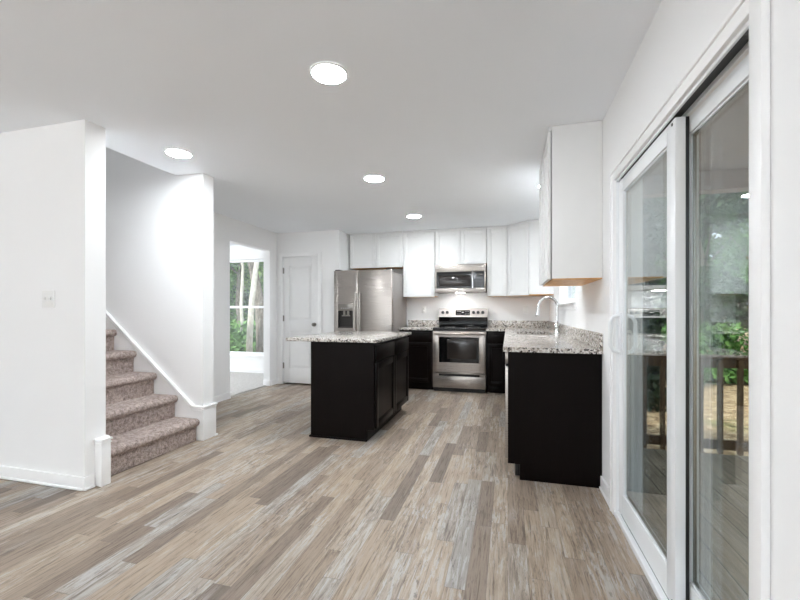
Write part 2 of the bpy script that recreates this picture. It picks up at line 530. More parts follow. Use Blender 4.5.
# ------------------------------------------------------------------ stairs
t = thing('staircase', (XS, 2.6, 0), 'staircase with speckled taupe carpet rising between two white walls', 'staircase')
RISE, RUN, RX = .2, .24, -2.74
for k in range(12):
    b = B()
    x = RX - RUN*k; z = RISE*(k+1)
    prof = [(x, RISE*k if k else 0.001), (x, z-.066), (x+.014, z-.064), (x+.027, z-.056), (x+.035, z-.042), (x+.036, z-.028), (x+.031, z-.014), (x+.019, z-.004), (x+.004, z), (x-RUN, z), (x-RUN, RISE*k if k else 0.001)]
    b.prism(prof, (YN1+.022, YF0-.022), 'y')
    b.build('step', M_CARPET, t)
def skirt(b, y0, y1, zoff=0.0):
    zt = lambda x: .30 + (-2.775 - x)*RISE/RUN
    xe = RX - RUN*12
    b.prism([(XS+.002, .001), (XS+.002, .295), (-2.775, .295), (xe, zt(xe)), (xe, zt(xe)-.75), (RX-.3, .001)], (y0, y1), 'y')
def skirtcap(b, y0, y1, ymid):
    zt = lambda x: .30 + (-2.775 - x)*RISE/RUN
    xe = RX - RUN*12
    b.prism([(XS+.002, .290), (XS+.002, .312), (-2.78, .312), (xe, zt(xe)+.016), (xe, zt(xe)-.012), (-2.775, .290)], (y0, y1), 'y')
    for dz in (-.030,):
        b.prism([(XS+.002, .296+dz), (XS+.002, .304+dz), (-2.778, .304+dz), (xe, zt(xe)+.008+dz), (xe, zt(xe)+dz), (-2.775, .296+dz)], ymid, 'y')
b = B(); skirt(b, YF0-.018, YF0); skirtcap(b, YF0-.03, YF0, (YF0-.024, YF0))
b.box(XS, XS+.018, YF0-.018, YF1+.014, .001, .295, .002); b.box(XS, XS+.03, YF0-.03, YF1+.02, .296, .312, .003); b.box(XS, XS+.024, YF0-.024, YF1+.016, .278, .286, .002)
b.box(XS, XS+.028, YF1-.02, YF1+.03, .001, .02, .004)
struct(b, 'trim_1', M_TRIM, 'white skirt board climbing the far stair wall and wrapping its end', 'trim')
b = B(); skirt(b, YN1, YN1+.018); skirtcap(b, YN1, YN1+.03, (YN1, YN1+.024))
b.box(XS, XS+.062, YN0+.062, YN1-.012, .001, .303, .003); b.box(XS, XS+.070, YN0+.054, YN1-.006, .304, .320, .003)
b.box(XS, XS+.066, YN0+.058, YN1-.009, .284, .294, .002)
struct(b, 'trim_2', M_TRIM, 'white plinth block at the foot of the near stair wall', 'trim')

# light switch
t = thing('light_switch', (-3.005, YN0, 1.26), 'white two-gang light switch on the wall left of the stairs', 'light switch')
b = B(); b.box(-3.063, -2.947, YN0-.007, YN0-.0005, 1.2025, 1.3175, .003); b.build('cover_plate', M_WHITEPL, t)
for x in (-3.028, -2.982):
    b = B(); b.box(x-.006, x+.006, YN0-.017, YN0-.007, 1.253, 1.273, .002); b.build('toggle', M_WHITEPL, t)

# ------------------------------------------------------------------ cabinet fronts
def frontmat(origin, facing):
    """local x = along the front (viewer's left to right), local y = into the cabinet, z up"""
    ang = {'-y': 0.0, '+x': R(90), '-x': R(-90), 'diag': R(-45)}[facing]
    return Matrix.Translation(Vector(origin)) @ Matrix.Rotation(ang, 4, 'Z')
def shaker(w, h, mat, name, parent, xf, rail=.057, t=.02, flat=False):
    b = B(); b.xf = xf
    if flat:
        b.box(0, w, -t, 0, 0, h, .003)
    else:
        b.box(0, rail, -t, 0, 0, h, .0025); b.box(w-rail, w, -t, 0, 0, h, .0025)
        b.box(rail-.001, w-rail+.001, -t, 0, 0, rail, .0025); b.box(rail-.001, w-rail+.001, -t, 0, h-rail, h, .0025)
        b.box(rail-.002, w-rail+.002, -t+.011, -.002, rail-.002, h-rail+.002)
        i = rail
        for (x0, x1, z0, z1) in ((i, i+.008, i, h-i), (w-i-.008, w-i, i, h-i), (i, w-i, i, i+.008), (i, w-i, h-i-.008, h-i)):
            b.box(x0, x1, -t+.006, -.004, z0, z1, .002)
    return b.build(name, mat, parent)

UZ0 = 1.40
def upper(name, x0, x1, z0, doors, label, right_side=False):
    t = thing(name, ((x0+x1)/2, YB, z0), label, 'wall cabinet')
    b = B(); b.box(x0, x1, YB-.305, YB-.001, z0+.012, H-.002, .001); b.build('carcass', M_CAB, t)
    b = B(); b.box(x0+.002, x1-.002, YB-.300, YB-.002, z0+.004, z0+.0115); b.build('bottom_panel', M_MAPLE, t, 'unpainted maple underside')
    b = B(); b.box(x0, x1, YB-.3245, YB-.3055, H-.03, H-.002, .003); b.build('top_moulding', M_CAB, t)
    w = (x1-x0-.006*(doors+1))/doors
    for k in range(doors):
        shaker(w, H-.036-z0, M_CAB, 'door', t, frontmat((x0+.006+k*(w+.006), YB-.3055, z0), '-y'))
    return t
upper('wall_cabinet', -2.505, -1.605, 1.875, 2, 'short white two-door wall cabinet above the refrigerator')
upper('wall_cabinet', -1.600, -1.090, UZ0, 1, 'tall white single-door wall cabinet between the fridge and the microwave')
upper('wall_cabinet', -1.085, -.310, 1.89, 2, 'short white two-door wall cabinet above the microwave')
upper('wall_cabinet', -.305, -.010, UZ0, 1, 'narrow white single-door wall cabinet right of the microwave')
# diagonal corner cabinet
t = thing('wall_cabinet', (.3, 6.1, UZ0), 'white diagonal corner wall cabinet left of the sink window', 'wall cabinet')
pts = [(-.005, YB-.001), (-.005, YB-.305), (.298, 5.822), (XR-.001, 5.822), (XR-.001, YB-.001)]
b = B(); b.prism(pts, (UZ0+.012, H-.002), 'z'); b.build('carcass', M_CAB, t)
b = B(); b.prism([(-.002, YB-.003), (-.002, YB-.3), (.300, 5.826), (XR-.003, 5.826), (XR-.003, YB-.003)], (UZ0+.004, UZ0+.0115), 'z'); b.build('bottom_panel', M_MAPLE, t, 'unpainted maple underside')
L = math.hypot(.303, .303)
xf = frontmat((-.005, YB-.305, UZ0), 'diag')
b = B(); b.xf = xf; b.box(.004, L-.004, -.018, 0, H-.03-UZ0, H-.002-UZ0, .003); b.build('top_moulding', M_CAB, t)
shaker(L-.03, H-.036-UZ0, M_CAB, 'door', t, frontmat((-.005+.011, YB-.305-.011, UZ0), 'diag'))
# cabinet on the right wall near the glass door
t = thing('wall_cabinet', (.45, 3.3, UZ0), 'white wall cabinet with blank end panel nearest the glass door', 'wall cabinet')
NY0, NY1 = 2.90, 3.675
b = B(); b.box(.290, XR-.001, NY0, NY1, UZ0+.0, H-.002, .001)
b.build('carcass', M_CAB, t)
b = B(); b.box(.292, XR-.003, NY0+.002, NY1-.002, UZ0-.008, UZ0-.0005); b.build('bottom_panel', M_MAPLE, t, 'unpainted maple underside')
b = B(); b.box(.596, .604, NY0-.008, NY0-.0005, UZ0, H-.002, .002); b.build('scribe_moulding', M_CAB, t)
for k in range(2):
    w = (NY1-NY0-.018)/2
    shaker(w, H-.036-UZ0, M_CAB, 'door', t, frontmat((.2825, NY1-.006-k*(w+.006), UZ0-.004), '-x'))
b = B(); b.box(.27, .2895, NY0, NY1, H-.03, H-.002, .003); b.build('top_moulding', M_CAB, t)

# ------------------------------------------------------------------ base cabinets
def base_body(b, x0, x1, y0, y1, facing):
    """carcass from toe board up; front at the given side with a toe recess"""
    k, kh, top = .075, .105, .894
    if facing == '-y': b.prism([(y0+k, .001), (y0+k, kh), (y0, kh), (y0, top), (y1, top), (y1, .001)], (x0, x1), 'x')
    if facing == '-x': b.prism([(x0+k, .001), (x0+k, kh), (x0, kh), (x0, top), (x1, top), (x1, .001)], (y0, y1), 'y')
    if facing == '+x': b.prism([(x1-k, .001), (x1-k, kh), (x1, kh), (x1, top), (x0, top), (x0, .001)], (y0, y1), 'y')
BF = 5.84
def base_back(x0, x1, label):
    t = thing('base_cabinet', ((x0+x1)/2, 6.1, 0), label, 'base cabinet')
    b = B(); base_body(b, x0, x1, BF, YB-.002, '-y'); b.build('carcass', M_ESP, t)
    w = x1-x0-.02
    shaker(w, .145, M_ESP, 'drawer', t, frontmat((x0+.01, BF-.0005, .722), '-y'), flat=True)
    shaker(w, .592, M_ESP, 'door', t, frontmat((x0+.01, BF-.0005, .118), '-y'))
    b = B(); b.box(x0, x1, BF+.069, BF+.0745, .001, .1, .001); b.build('toe_kick', M_ESP, t)
    return t
base_back(-1.585, -1.075, 'dark espresso base cabinet between the fridge and the range')
base_back(-.297, -.004, 'dark espresso base cabinet right of the range')
# run along the right wall
FX = .004
b = B()
b.prism([(.08, .001), (.08, .11), (.0, .11), (.0, .894), (.603, .894), (.603, .001)], (2.912, 2.952), 'y')
o = tag(b.build('end_panel', M_ESP), 'dark espresso end panel closing the counter run beside the glass door', 'cabinet panel')
t = thing('dishwasher', (.3, 3.26, 0), 'stainless dishwasher just behind the dark end panel, seen edge on', 'dishwasher')
b = B(); b.box(.03, .6, 2.957, 3.555, .105, .885, .002); b.box(.09, .6, 2.957, 3.555, .02, .105); b.build('tub', M_GREY, t)
b = B(); b.box(-.019, .029, 2.958, 3.554, .125, .785, .006); b.build('door', M_STEEL, t)
b = B(); b.box(-.019, .029, 2.958, 3.554, .804, .885, .006); b.build('control_panel', M_STEEL, t)
b = B(); b.box(-.014, .028, 2.958, 3.554, .786, .803); b.build('pocket_handle', M_BLACK, t)
b = B(); b.box(.05, .088, 2.957, 3.555, .012, .1, .002); b.build('toe_kick', M_BLACK, t)
def base_right(y0, y1, doors, label, sink=False):
    t = thing('base_cabinet', (.3, (y0+y1)/2, 0), label, 'base cabinet')
    b = B()
    if sink:   # open box so that the basin hangs free inside
        b.box(FX, .05, y0, y1, .105, .894); b.box(.05, .602, y0, y0+.018, .001, .894); b.box(.05, .602, y1-.018, y1, .001, .894)
        b.box(.05, .602, y0+.018, y1-.018, .1, .118); b.box(.59, .602, y0+.018, y1-.018, .118, .894); b.box(FX+.075, FX+.09, y0+.018, y1-.018, .001, .1)
    else:
        base_body(b, FX, .602, y0, y1, '-x')
    b.build('carcass', M_ESP, t)
    w = (y1-y0-.01-.006*(doors-1))/doors
    for k in range(doors):
        yy = y1-.005-k*(w+.006)
        shaker(w, .145, M_ESP, 'drawer', t, frontmat((FX-.0005, yy, .722), '-x'), flat=True)
        shaker(w, .592, M_ESP, 'door', t, frontmat((FX-.0005, yy, .118), '-x'))
    return t
base_right(3.56, 4.400, 1, 'dark espresso base cabinet between the dishwasher and the sink cabinet')
base_right(4.404, 5.340, 2, 'dark espresso base cabinet under the sink', True)
t = thing('base_cabinet', (.3, 5.77, 0), 'dark espresso corner base cabinet under the counter corner', 'base cabinet')
b = B(); base_body(b, FX, .602, 5.344, YB-.002, '-x'); b.build('carcass', M_ESP, t)
shaker(.43, .145, M_ESP, 'drawer', t, frontmat((FX-.0005, 5.785, .722), '-x'), flat=True)
shaker(.43, .592, M_ESP, 'door', t, frontmat((FX-.0005, 5.785, .118), '-x'))

# countertops
CZ0, CZ1 = .895, .927
SX0, SX1, SY0, SY1 = .10, .47, 4.50, 5.20
t = thing('countertop', (.3, 4.6, CZ0), 'L-shaped speckled granite countertop with the sink, beside the glass door', 'countertop')
b = B()
b.box(-.033, SX0, 2.885, 5.79, CZ0, CZ1); b.box(SX1, XR-.001, 2.885, 5.79, CZ0, CZ1)
b.box(SX0, SX1, 2.885, SY0, CZ0, CZ1); b.box(SX0, SX1, SY1, 5.79, CZ0, CZ1)
b.box(-.300, XR-.001, 5.79, YB-.001, CZ0, CZ1)
bmesh.ops.remove_doubles(b.bm, verts=b.bm.verts, dist=1e-5)
b.build('slab', M_GRANITE, t)
b = B(); b.box(XR-.021, XR-.001, 2.885, YB-.001, CZ1+.0005, 1.030, .002); b.box(-.300, XR-.022, YB-.021, YB-.001, CZ1+.0005, 1.030, .002)
b.build('backsplash', M_GRANITE, t)
t = thing('countertop', (-1.33, 6.1, CZ0), 'small speckled granite countertop between the fridge and the range', 'countertop')
b = B(); b.box(-1.59, -1.072, 5.79, YB-.001, CZ0, CZ1, .002); b.build('slab', M_GRANITE, t)
b = B(); b.box(-1.59, -1.072, YB-.021, YB-.001, CZ1+.0005, 1.030, .002); b.build('backsplash', M_GRANITE, t)

# sink and faucet
t = thing('sink', (.29, 4.85, CZ0-.2), 'stainless sink basin set under the granite counter', 'sink')
b = B()
z0, z1, q = .69, .8945, .012
b.box(SX0-q, SX1+q, SY0-q, SY1+q, z0-q, z0)
b.box(SX0-q, SX0, SY0-q, SY1+q, z0, z1); b.box(SX1, SX1+q, SY0-q, SY1+q, z0, z1)
b.box(SX0, SX1, SY0-q, SY0, z0, z1); b.box(SX0, SX1, SY1, SY1+q, z0, z1)
b.build('basin', M_STEEL, t)
b = B(); b.lathe([(0, .004), (.03, .004), (.042, .001), (.045, 0)], (.29, 4.85, z0)); b.build('drain', M_CHROME, t)
fx, fy = .535, 4.80
t = thing('faucet', (fx, fy, CZ1), 'tall chrome gooseneck faucet behind the sink', 'faucet')
b = B(); b.lathe([(0, .0005), (.036, .0005), (.036, .008), (.028, .018), (.025, .05), (.031, .06), (.031, .088), (.023, .104), (.0165, .13), (.0, .13)], (fx, fy, CZ1)); b.build('base', M_CHROME, t)
path = [(fx, fy, CZ1+.12), (fx, fy, 1.235)]
for k in range(1, 15):
    a = math.pi*k/15*1.08
    path.append((fx-.1+.1*math.cos(a), fy, 1.235+.1*math.sin(a)))
b = B(); b.tube(path, .015, 14); b.build('spout', M_CHROME, t)
e = Vector(path[-1]); d = (Vector(path[-1])-Vector(path[-2])).normalized()
b = B(); b.tube([e, e+d*.02, e+d*.05, e+d*.1, e+d*.115], [.0155, .02, .021, .025, .022], 16); b.build('spray_head', M_CHROME, t)
b = B(); b.cyl((fx, fy-.02, CZ1+.072), (0, -1, .0), .014, .022, 16); b.tube([(fx, fy-.036, CZ1+.074), (fx-.004, fy-.06, CZ1+.105), (fx-.006, fy-.075, CZ1+.14)], [.009, .007, .006], 10); b.build('lever', M_CHROME, t)

# outlet on the range wall
t = thing('electrical_outlet', (.27, YB, 1.2), 'white electrical outlet on the wall right of the range', 'outlet')
b = B(); b.box(.235, .305, YB-.006, YB-.0005, 1.143, 1.258, .002); b.build('cover_plate', M_WHITEPL, t)
for z in (1.178, 1.222):
    b = B(); b.box(.253, .287, YB-.009, YB-.006, z-.014, z+.014, .003); b.build('socket', M_WHITEPL, t)
t = thing('electrical_outlet', (-1.33, YB, 1.2), 'white electrical outlet on the wall between fridge and range', 'outlet')
b = B(); b.box(-1.365, -1.295, YB-.006, YB-.0005, 1.143, 1.258, .002); b.build('cover_plate', M_WHITEPL, t)
for z in (1.178, 1.222):
    b = B(); b.box(-1.347, -1.313, YB-.009, YB-.006, z-.014, z+.014, .003); b.build('socket', M_WHITEPL, t)

# ------------------------------------------------------------------ island
IX0, IX1, IY0, IY1 = -1.785, -1.160, 3.405, 4.64
t = thing('kitchen_island', (-1.47, 4.02, 0), 'dark espresso kitchen island in the middle of the floor', 'kitchen island')
b = B(); base_body(b, IX0+.01, IX1, IY0+.016, IY1-.016, '+x'); b.build('carcass', M_ESP, t)
for y0, y1 in ((IY0, IY0+.0155), (IY1-.0155, IY1)):
    b = B(); b.prism([(IX0, .001), (IX0, .894), (IX1, .894), (IX1, .105), (IX1-.075, .105), (IX1-.075, .001)], (y0, y1), 'y')
    b.build('side_panel', M_ESP, t)
b = B(); b.box(IX0, IX0+.0095, IY0+.016, IY1-.016, .001, .894); b.build('back_panel', M_ESP, t)
b = B(); b.box(IX0-.014, IX1-.062, IY0-.014, IY0-.0005, .001, .02, .006); b.box(IX0-.014, IX0-.0005, IY0-.014, IY1+.014, .001, .02, .006); b.build('shoe_moulding', M_ESP, t)
b = B(); b.box(IX1-.0745, IX1-.068, IY0+.016, IY1-.016, .001, .1); b.build('toe_kick', M_ESP, t)
for k in range(2):
    y0 = IY0+.012+k*.606
    shaker(.594, .142, M_ESP, 'drawer', t, frontmat((IX1+.0005, y0, .725), '+x'), flat=True)
    shaker(.594, .592, M_ESP, 'door', t, frontmat((IX1+.0005, y0, .12), '+x'))
o = B().box(-2.03, -1.118, 3.372, 4.675, CZ0, CZ1, .003).build('countertop', M_GRANITE)
tag(o, 'speckled granite countertop overhanging the dark island', 'countertop')

# ------------------------------------------------------------------ refrigerator
t = thing('refrigerator', (-2.055, 5.9, 0), 'stainless side-by-side refrigerator with water dispenser', 'refrigerator')
b = B(); b.box(-2.505, -1.603, 5.575, 6.36, .03, 1.745, .006); b.build('body', M_FRSIDE, t)
b = B(); b.box(-2.49, -1.62, 5.56, 5.6, .001, .10, .004); b.build('base_grille', M_BLACK, t)
fy0, fy1 = 5.50, 5.568
b = B()
hx0, hx1, hz0, hz1 = -2.44, -2.205, .93, 1.185
b.box(-2.507, hx0, fy0, fy1, .11, 1.778, .008); b.box(hx1, -2.124, fy0, fy1, .11, 1.778, .008)
b.box(hx0-.006, hx1+.006, fy0, fy1, .11, hz0, .0); b.box(hx0-.006, hx1+.006, fy0, fy1, hz1, 1.778, .0)
b.build('freezer_door', M_STEEL, t)
b = B(); b.box(-2.116, -1.601, fy0, fy1, .11, 1.778, .01, 3); b.build('fridge_door', M_STEEL, t)
b = B(); b.box(hx0, hx1, fy1-.006, fy1-.001, hz0, hz1); b.box(hx0, hx0+.004, fy0+.002, fy1-.006, hz0, hz1); b.box(hx1-.004, hx1, fy0+.002, fy1-.006, hz0, hz1)
b.box(hx0+.004, hx1-.004, fy0+.002, fy1-.006, hz1-.004, hz1); b.box(hx0+.004, hx1-.004, fy0-.004, fy1-.006, hz0, hz0+.012)
disp = b.build('dispenser', plain('dispenser_grey', (52, 48, 46), 0.4), t, 'dark grey ice and water dispenser recess')
b = B(); b.box(hx0, hx1, fy0-.004, fy0-.0005, hz1+.006, 1.285, .002); b.build('control_panel', M_NICKEL, disp)
b = B()
for i in range(5): b.box(hx0+.05+i*.03, hx0+.066+i*.03, fy0-.0052, fy0-.0042, hz1+.03, hz1+.042)
b.build('button_marks', M_MARK, disp)
b = B(); b.box(-2.365, -2.335, fy0+.02, fy0+.045, hz1-.07, hz1-.004, .004); b.box(-2.305, -2.275, fy0+.02, fy0+.045, hz1-.07, hz1-.004, .004)
b.box(-2.385, -2.26, fy0+.012, fy0+.04, hz1-.085, hz1-.065, .004); b.build('paddle', M_NICKEL, disp)
for x in (-2.155, -2.083):
    b = B(); p = []
    for i in range(13):
        s = i/12; p.append((x, fy0-.02-.03*math.sin(math.pi*s), .55+.89*s))
    b.tube([(x, fy0+.002, .55)] + p + [(x, fy0+.002, 1.44)], .0135, 12); b.build('handle', M_STEELV, t)
for x0 in (-2.49, -1.70):
    b = B(); b.box(x0, x0+.08, 5.51, 5.66, 1.779 if False else 1.7785, 1.792, .004); b.build('hinge_cover', M_BLACK, t)

# ------------------------------------------------------------------ range
t = thing('range', (-.686, 6.1, 0), 'stainless freestanding electric range with black glass cooktop', 'range')
rx0, rx1 = -1.067, -.305
b = B(); b.box(rx0+.002, rx1-.002, 5.85, 6.40, .05, .908, .003); b.build('body', M_GREY, t)
b = B(); b.box(rx0, rx1, 5.80, 6.34, .911, .934, .006, 3); ck = b.build('cooktop', M_GLOSS, t)
for x, y, r in ((-.87, 5.97, .105), (-.5, 5.97, .085), (-.87, 6.21, .075), (-.5, 6.21, .1)):
    b = B(); b.lathe([(r-.004, .0002), (r-.004, .0008), (r, .0008), (r, .0002)], (x, y, .934), 40); b.build('burner_ring', M_GREY, ck)
b = B(); b.prism([(6.3395, .912), (6.328, 1.084), (6.40, 1.084), (6.40, .912)], (rx0, rx1), 'x'); b.build('backguard_base', M_GLOSS, t)
b = B(); b.prism([(6.322, 1.086), (6.344, 1.216), (6.362, 1.222), (6.40, 1.222), (6.40, 1.086)], (rx0-.002, rx1+.002), 'x'); bg_ = b.build('control_panel', M_STEEL, t)
yk = lambda z: 6.322+.023*(z-1.08)/.146
b = B(); b.prism([(yk(1.112)-.003, 1.112), (yk(1.19)-.003, 1.19), (yk(1.19)+.004, 1.19), (yk(1.112)+.004, 1.112)], (-.796, -.575), 'x'); b.build('display', M_GLOSS, bg_)
b = B()
for i in range(3):
    for j in range(2):
        b.box(-.775+i*.024, -.760+i*.024, yk(1.13)-.0048+j*.007, yk(1.13)-.0025+j*.007, 1.13+j*.04, 1.136+j*.04)
        b.box(-.650+i*.024, -.635+i*.024, yk(1.13)-.0048+j*.007, yk(1.13)-.0025+j*.007, 1.13+j*.04, 1.136+j*.04)
b.box(-.70, -.668, yk(1.16)-.0045, yk(1.16)-.0025, 1.152, 1.166)
b.build('button_marks', M_MARK, bg_)
for x in (-1.0, -.929, -.517, -.448, -.376):
    b = B(); b.cyl((x, yk(1.155)-.001, 1.155), (0, -1, .16), .025, .008, 24); b.cyl((x, yk(1.155)-.008, 1.156), (0, -1, .16), .02, .02, 24, .017)
    b.box(x-.004, x+.004, yk(1.155)-.033, yk(1.155)-.02, 1.142, 1.177, .002); b.build('knob', M_BLACK, bg_)
# oven door
b = B(); wx0, wx1, wz0, wz1 = -.974, -.400, .43, .80
dy0, dy1 = 5.80, 5.848
b.box(rx0, wx0, dy0, dy1, .29, .884, .004); b.box(wx1, rx1, dy0, dy1, .29, .884, .004)
b.box(wx0-.005, wx1+.005, dy0, dy1, .29, wz0, .0); b.box(wx0-.005, wx1+.005, dy0, dy1, wz1, .884, .0)
od = b.build('oven_door', M_STEEL, t)
b = B(); b.box(wx0, wx1, dy0+.006, dy0+.02, wz0, wz1); b.build('window_surround', M_GLOSS, od)
b = B(); b.box(wx0+.12, wx1-.035, dy0+.004, dy0+.0058, wz0+.055, wz1-.03, .001); b.build('window', M_WINDOW, od)
b = B(); b.tube([(rx0+.03, dy0, .85), (rx0+.03, dy0-.04, .853), (rx0+.06, dy0-.05, .853), (rx1-.06, dy0-.05, .853), (rx1-.03, dy0-.04, .853), (rx1-.03, dy0, .85)], .014, 12); b.build('handle', M_STEEL, od)
b = B(); b.box(rx0+.001, rx1-.001, 5.815, 5.849, .885, .910); b.build('vent_strip', M_BLACK, t)
b = B(); b.box(rx0, rx1, dy0, dy1, .062, .232, .004); b.box(rx0, -.98, dy0, dy1, .23, .282, .003); b.box(-.39, rx1, dy0, dy1, .23, .282, .003); b.box(rx0+.01, rx1-.01, dy0, dy1, .264, .282, .003)
dr = b.build('storage_drawer', M_STEEL, t)
b = B(); b.box(-.982, -.388, dy0+.02, dy1-.005, .231, .265); b.build('finger_slot', M_BLACK, dr)
for x in (rx0+.05, rx1-.05):
    for y in (5.9, 6.34):
        b = B(); b.cyl((x, y, .001), (0, 0, 1), .02, .049, 12); b.build('foot', M_BLACK, t)
b = B(); b.box(rx0+.01, rx1-.01, 5.83, 5.845, .004, .07); b.build('toe_kick', M_BLACK, t)

# ------------------------------------------------------------------ microwave
t = thing('microwave', (-.7, 6.2, 1.45), 'stainless over-the-range microwave under the short cabinet', 'microwave')
mx0, mx1, my, mz0, mz1 = -1.078, -.318, 6.02, 1.455, 1.884
b = B(); b.box(mx0, mx1, my+.035, YB-.003, mz0+.006, mz1, .003); b.build('body', M_GREY, t)
b = B(); b.box(mx0, mx1, my, my+.034, 1.768, mz1-.002, .003); b.build('vent_panel', M_STEEL, t)
b = B(); b.box(mx0, mx1, my, my+.034, mz0, 1.522, .003); b.build('lower_panel', M_STEEL, t)
b = B(); b.box(mx0, -1.048, my, my+.034, 1.523, 1.767, .002); b.box(-1.048, -.478, my+.003, my+.034, 1.523, 1.767); md = b.build('door', [M_GLOSS], t)
b = B(); b.box(-1.075, -1.05, my-.002, my+.003, 1.523, 1.767, .001); b.build('door_edge', M_STEEL, md)
b = B(); b.box(-1.012, -.535, my+.001, my+.0028, 1.548, 1.715, .0005); b.build('window', M_WINDOW, md)
b = B(); b.tube([(-.505, my+.006, 1.515), (-.505, my-.03, 1.525), (-.505, my-.034, 1.64), (-.505, my-.03, 1.765), (-.505, my+.006, 1.775)], .013, 12); b.build('handle', M_CHROME, md)
b = B(); b.box(-.476, -.336, my+.003, my+.034, 1.523, 1.767); b.build('control_panel', M_GLOSS, t)
b = B(); b.box(-.335, mx1, my, my+.034, 1.523, 1.767, .002); b.build('side_strip', M_STEEL, t)
b = B()
for i in range(3):
    for j in range(5): b.box(-.45+i*.034, -.432+i*.034, my+.0022, my+.0029, 1.55+j*.03, 1.556+j*.03)
b.box(-.45, -.362, my+.0022, my+.0029, 1.72, 1.735)
b.build('button_marks', M_GREY, t)
b = B(); b.box(-.76, -.64, my+.05, my+.12, mz0-.002, mz0+.005, .001); b.build('lamp_cover', emit('hood_lamp', (1.0, 0.97, 0.93), 70.0), t)

# ------------------------------------------------------------------ pantry door
dr = struct_root('door_1', ((PX0+PX1)/2, YP, 0), 'white two-panel pantry door with a dark knob', 'door')
b = B()
x0, x1, z1, yd = PX0+.008, PX1-.008, 2.045, YP+.01
t_ = .035; st = .11
pan = [(.26, .86), (1.03, 1.90)]
b.box(x0, x0+st, yd, yd+t_, .024, z1, .001); b.box(x1-st, x1, yd, yd+t_, .024, z1, .001)
for za, zb in ((.024, pan[0][0]), (pan[0][1], pan[1][0]), (pan[1][1], z1)): b.box(x0+st-.001, x1-st+.001, yd, yd+t_, za, zb, .001)
for za, zb in pan:
    b.box(x0+st-.001, x1-st+.001, yd+.016, yd+t_-.002, za-.001, zb+.001)
    b.box(x0+st+.035, x1-st-.035, yd+.005, yd+.0165, za+.03, zb-.03, .008, 1)
b.build('panel', M_DOOR, dr)
b = B(); b.box(PX0, x0-.002, YP+.002, YP+.113, .001, 2.05, .001); b.box(x1+.002, PX1, YP+.002, YP+.113, .001, 2.05, .001); b.box(PX0, PX1, YP+.002, YP+.113, z1+.003, PZ, .001)
b.build('jamb', M_TRIM, dr)
b = B(); kz, kx = .965, x1-.06
b.cyl((kx, yd-.0005, kz), (0, -1, 0), .03, .006, 24); b.cyl((kx, yd-.006, kz), (0, -1, 0), .01, .03, 16)
b.tube([(kx, yd-.03, kz), (kx, yd-.036, kz), (kx, yd-.05, kz), (kx, yd-.062, kz), (kx, yd-.066, kz)], [.014, .024, .028, .021, .006], 20); b.build('knob', M_NICKEL, dr)
for z in (.3, 1.06, 1.83):
    b = B(); b.box(x0-.006, x0+.014, yd-.004, yd-.0005, z-.045, z+.045); b.cyl((x0-.003, yd-.006, z-.047), (0, 0, 1), .006, .094, 10); b.build('hinge', M_NICKEL, dr)
def casing(b, x0, x1, z1, y, w=.057, t=.016):
    b.box(x0-w, x0, y-t, y-.0005, .001, z1+w, .003); b.box(x1, x1+w, y-t, y-.0005, .001, z1+w, .003); b.box(x0, x1, y-t, y-.0005, z1, z1+w, .003)
    for a0, a1 in ((x0-w, x0-w+.012), (x1+w-.012, x1+w)): b.box(a0, a1, y-t-.005, y-t+.001, .001, z1+w, .002)
    b.box(x0-w, x1+w, y-t-.005, y-t+.001, z1+w-.012, z1+w, .002)
b = B(); casing(b, PX0+.002, PX1-.002, PZ-.006, YP); struct(b, 'trim_3', M_TRIM, 'white casing around the pantry door', 'trim')

# ------------------------------------------------------------------ sliding glass door
dr = struct_root('door_2', (XR+.05, 1.9, 0), 'white vinyl sliding glass door to the deck', 'door')
b = B()
fx0, fx1 = XR-.004, XR+.115
b.box(fx0, fx1, DY0+.001, DY0+.03, .001, DZ-.001, .002); b.box(fx0, fx1, DY1-.03, DY1-.001, .001, DZ-.001, .002)
b.box(fx0, XR+.006, DY0+.03, DY1-.03, DZ-.03, DZ-.001, .002); b.box(XR+.006, fx1, DY0+.03, DY1-.03, DZ-.012, DZ-.001, .0)
b.box(XR+.048, XR+.058, DY0+.03, DY1-.03, DZ-.03, DZ-.012)
b.box(fx0-.012, XR+.012, DY0+.03, DY1-.03, .001, .032, .004); b.box(XR+.012, fx1, DY0+.03, DY1-.03, .001, .014)
b.box(XR+.048, XR+.056, DY0+.03, DY1-.03, .014, .03); b.box(XR+.105, fx1, DY0+.03, DY1-.03, .014, .032)
b.build('frame', M_VINYL, dr)
b = B(); b.box(XR+.007, XR+.047, DY0+.03, DY1-.03, DZ-.0135, DZ-.0125); b.box(XR+.0125, XR+.0475, DY0+.03, DY1-.03, .0145, .016); b.build('track', M_DARKMETAL, dr)
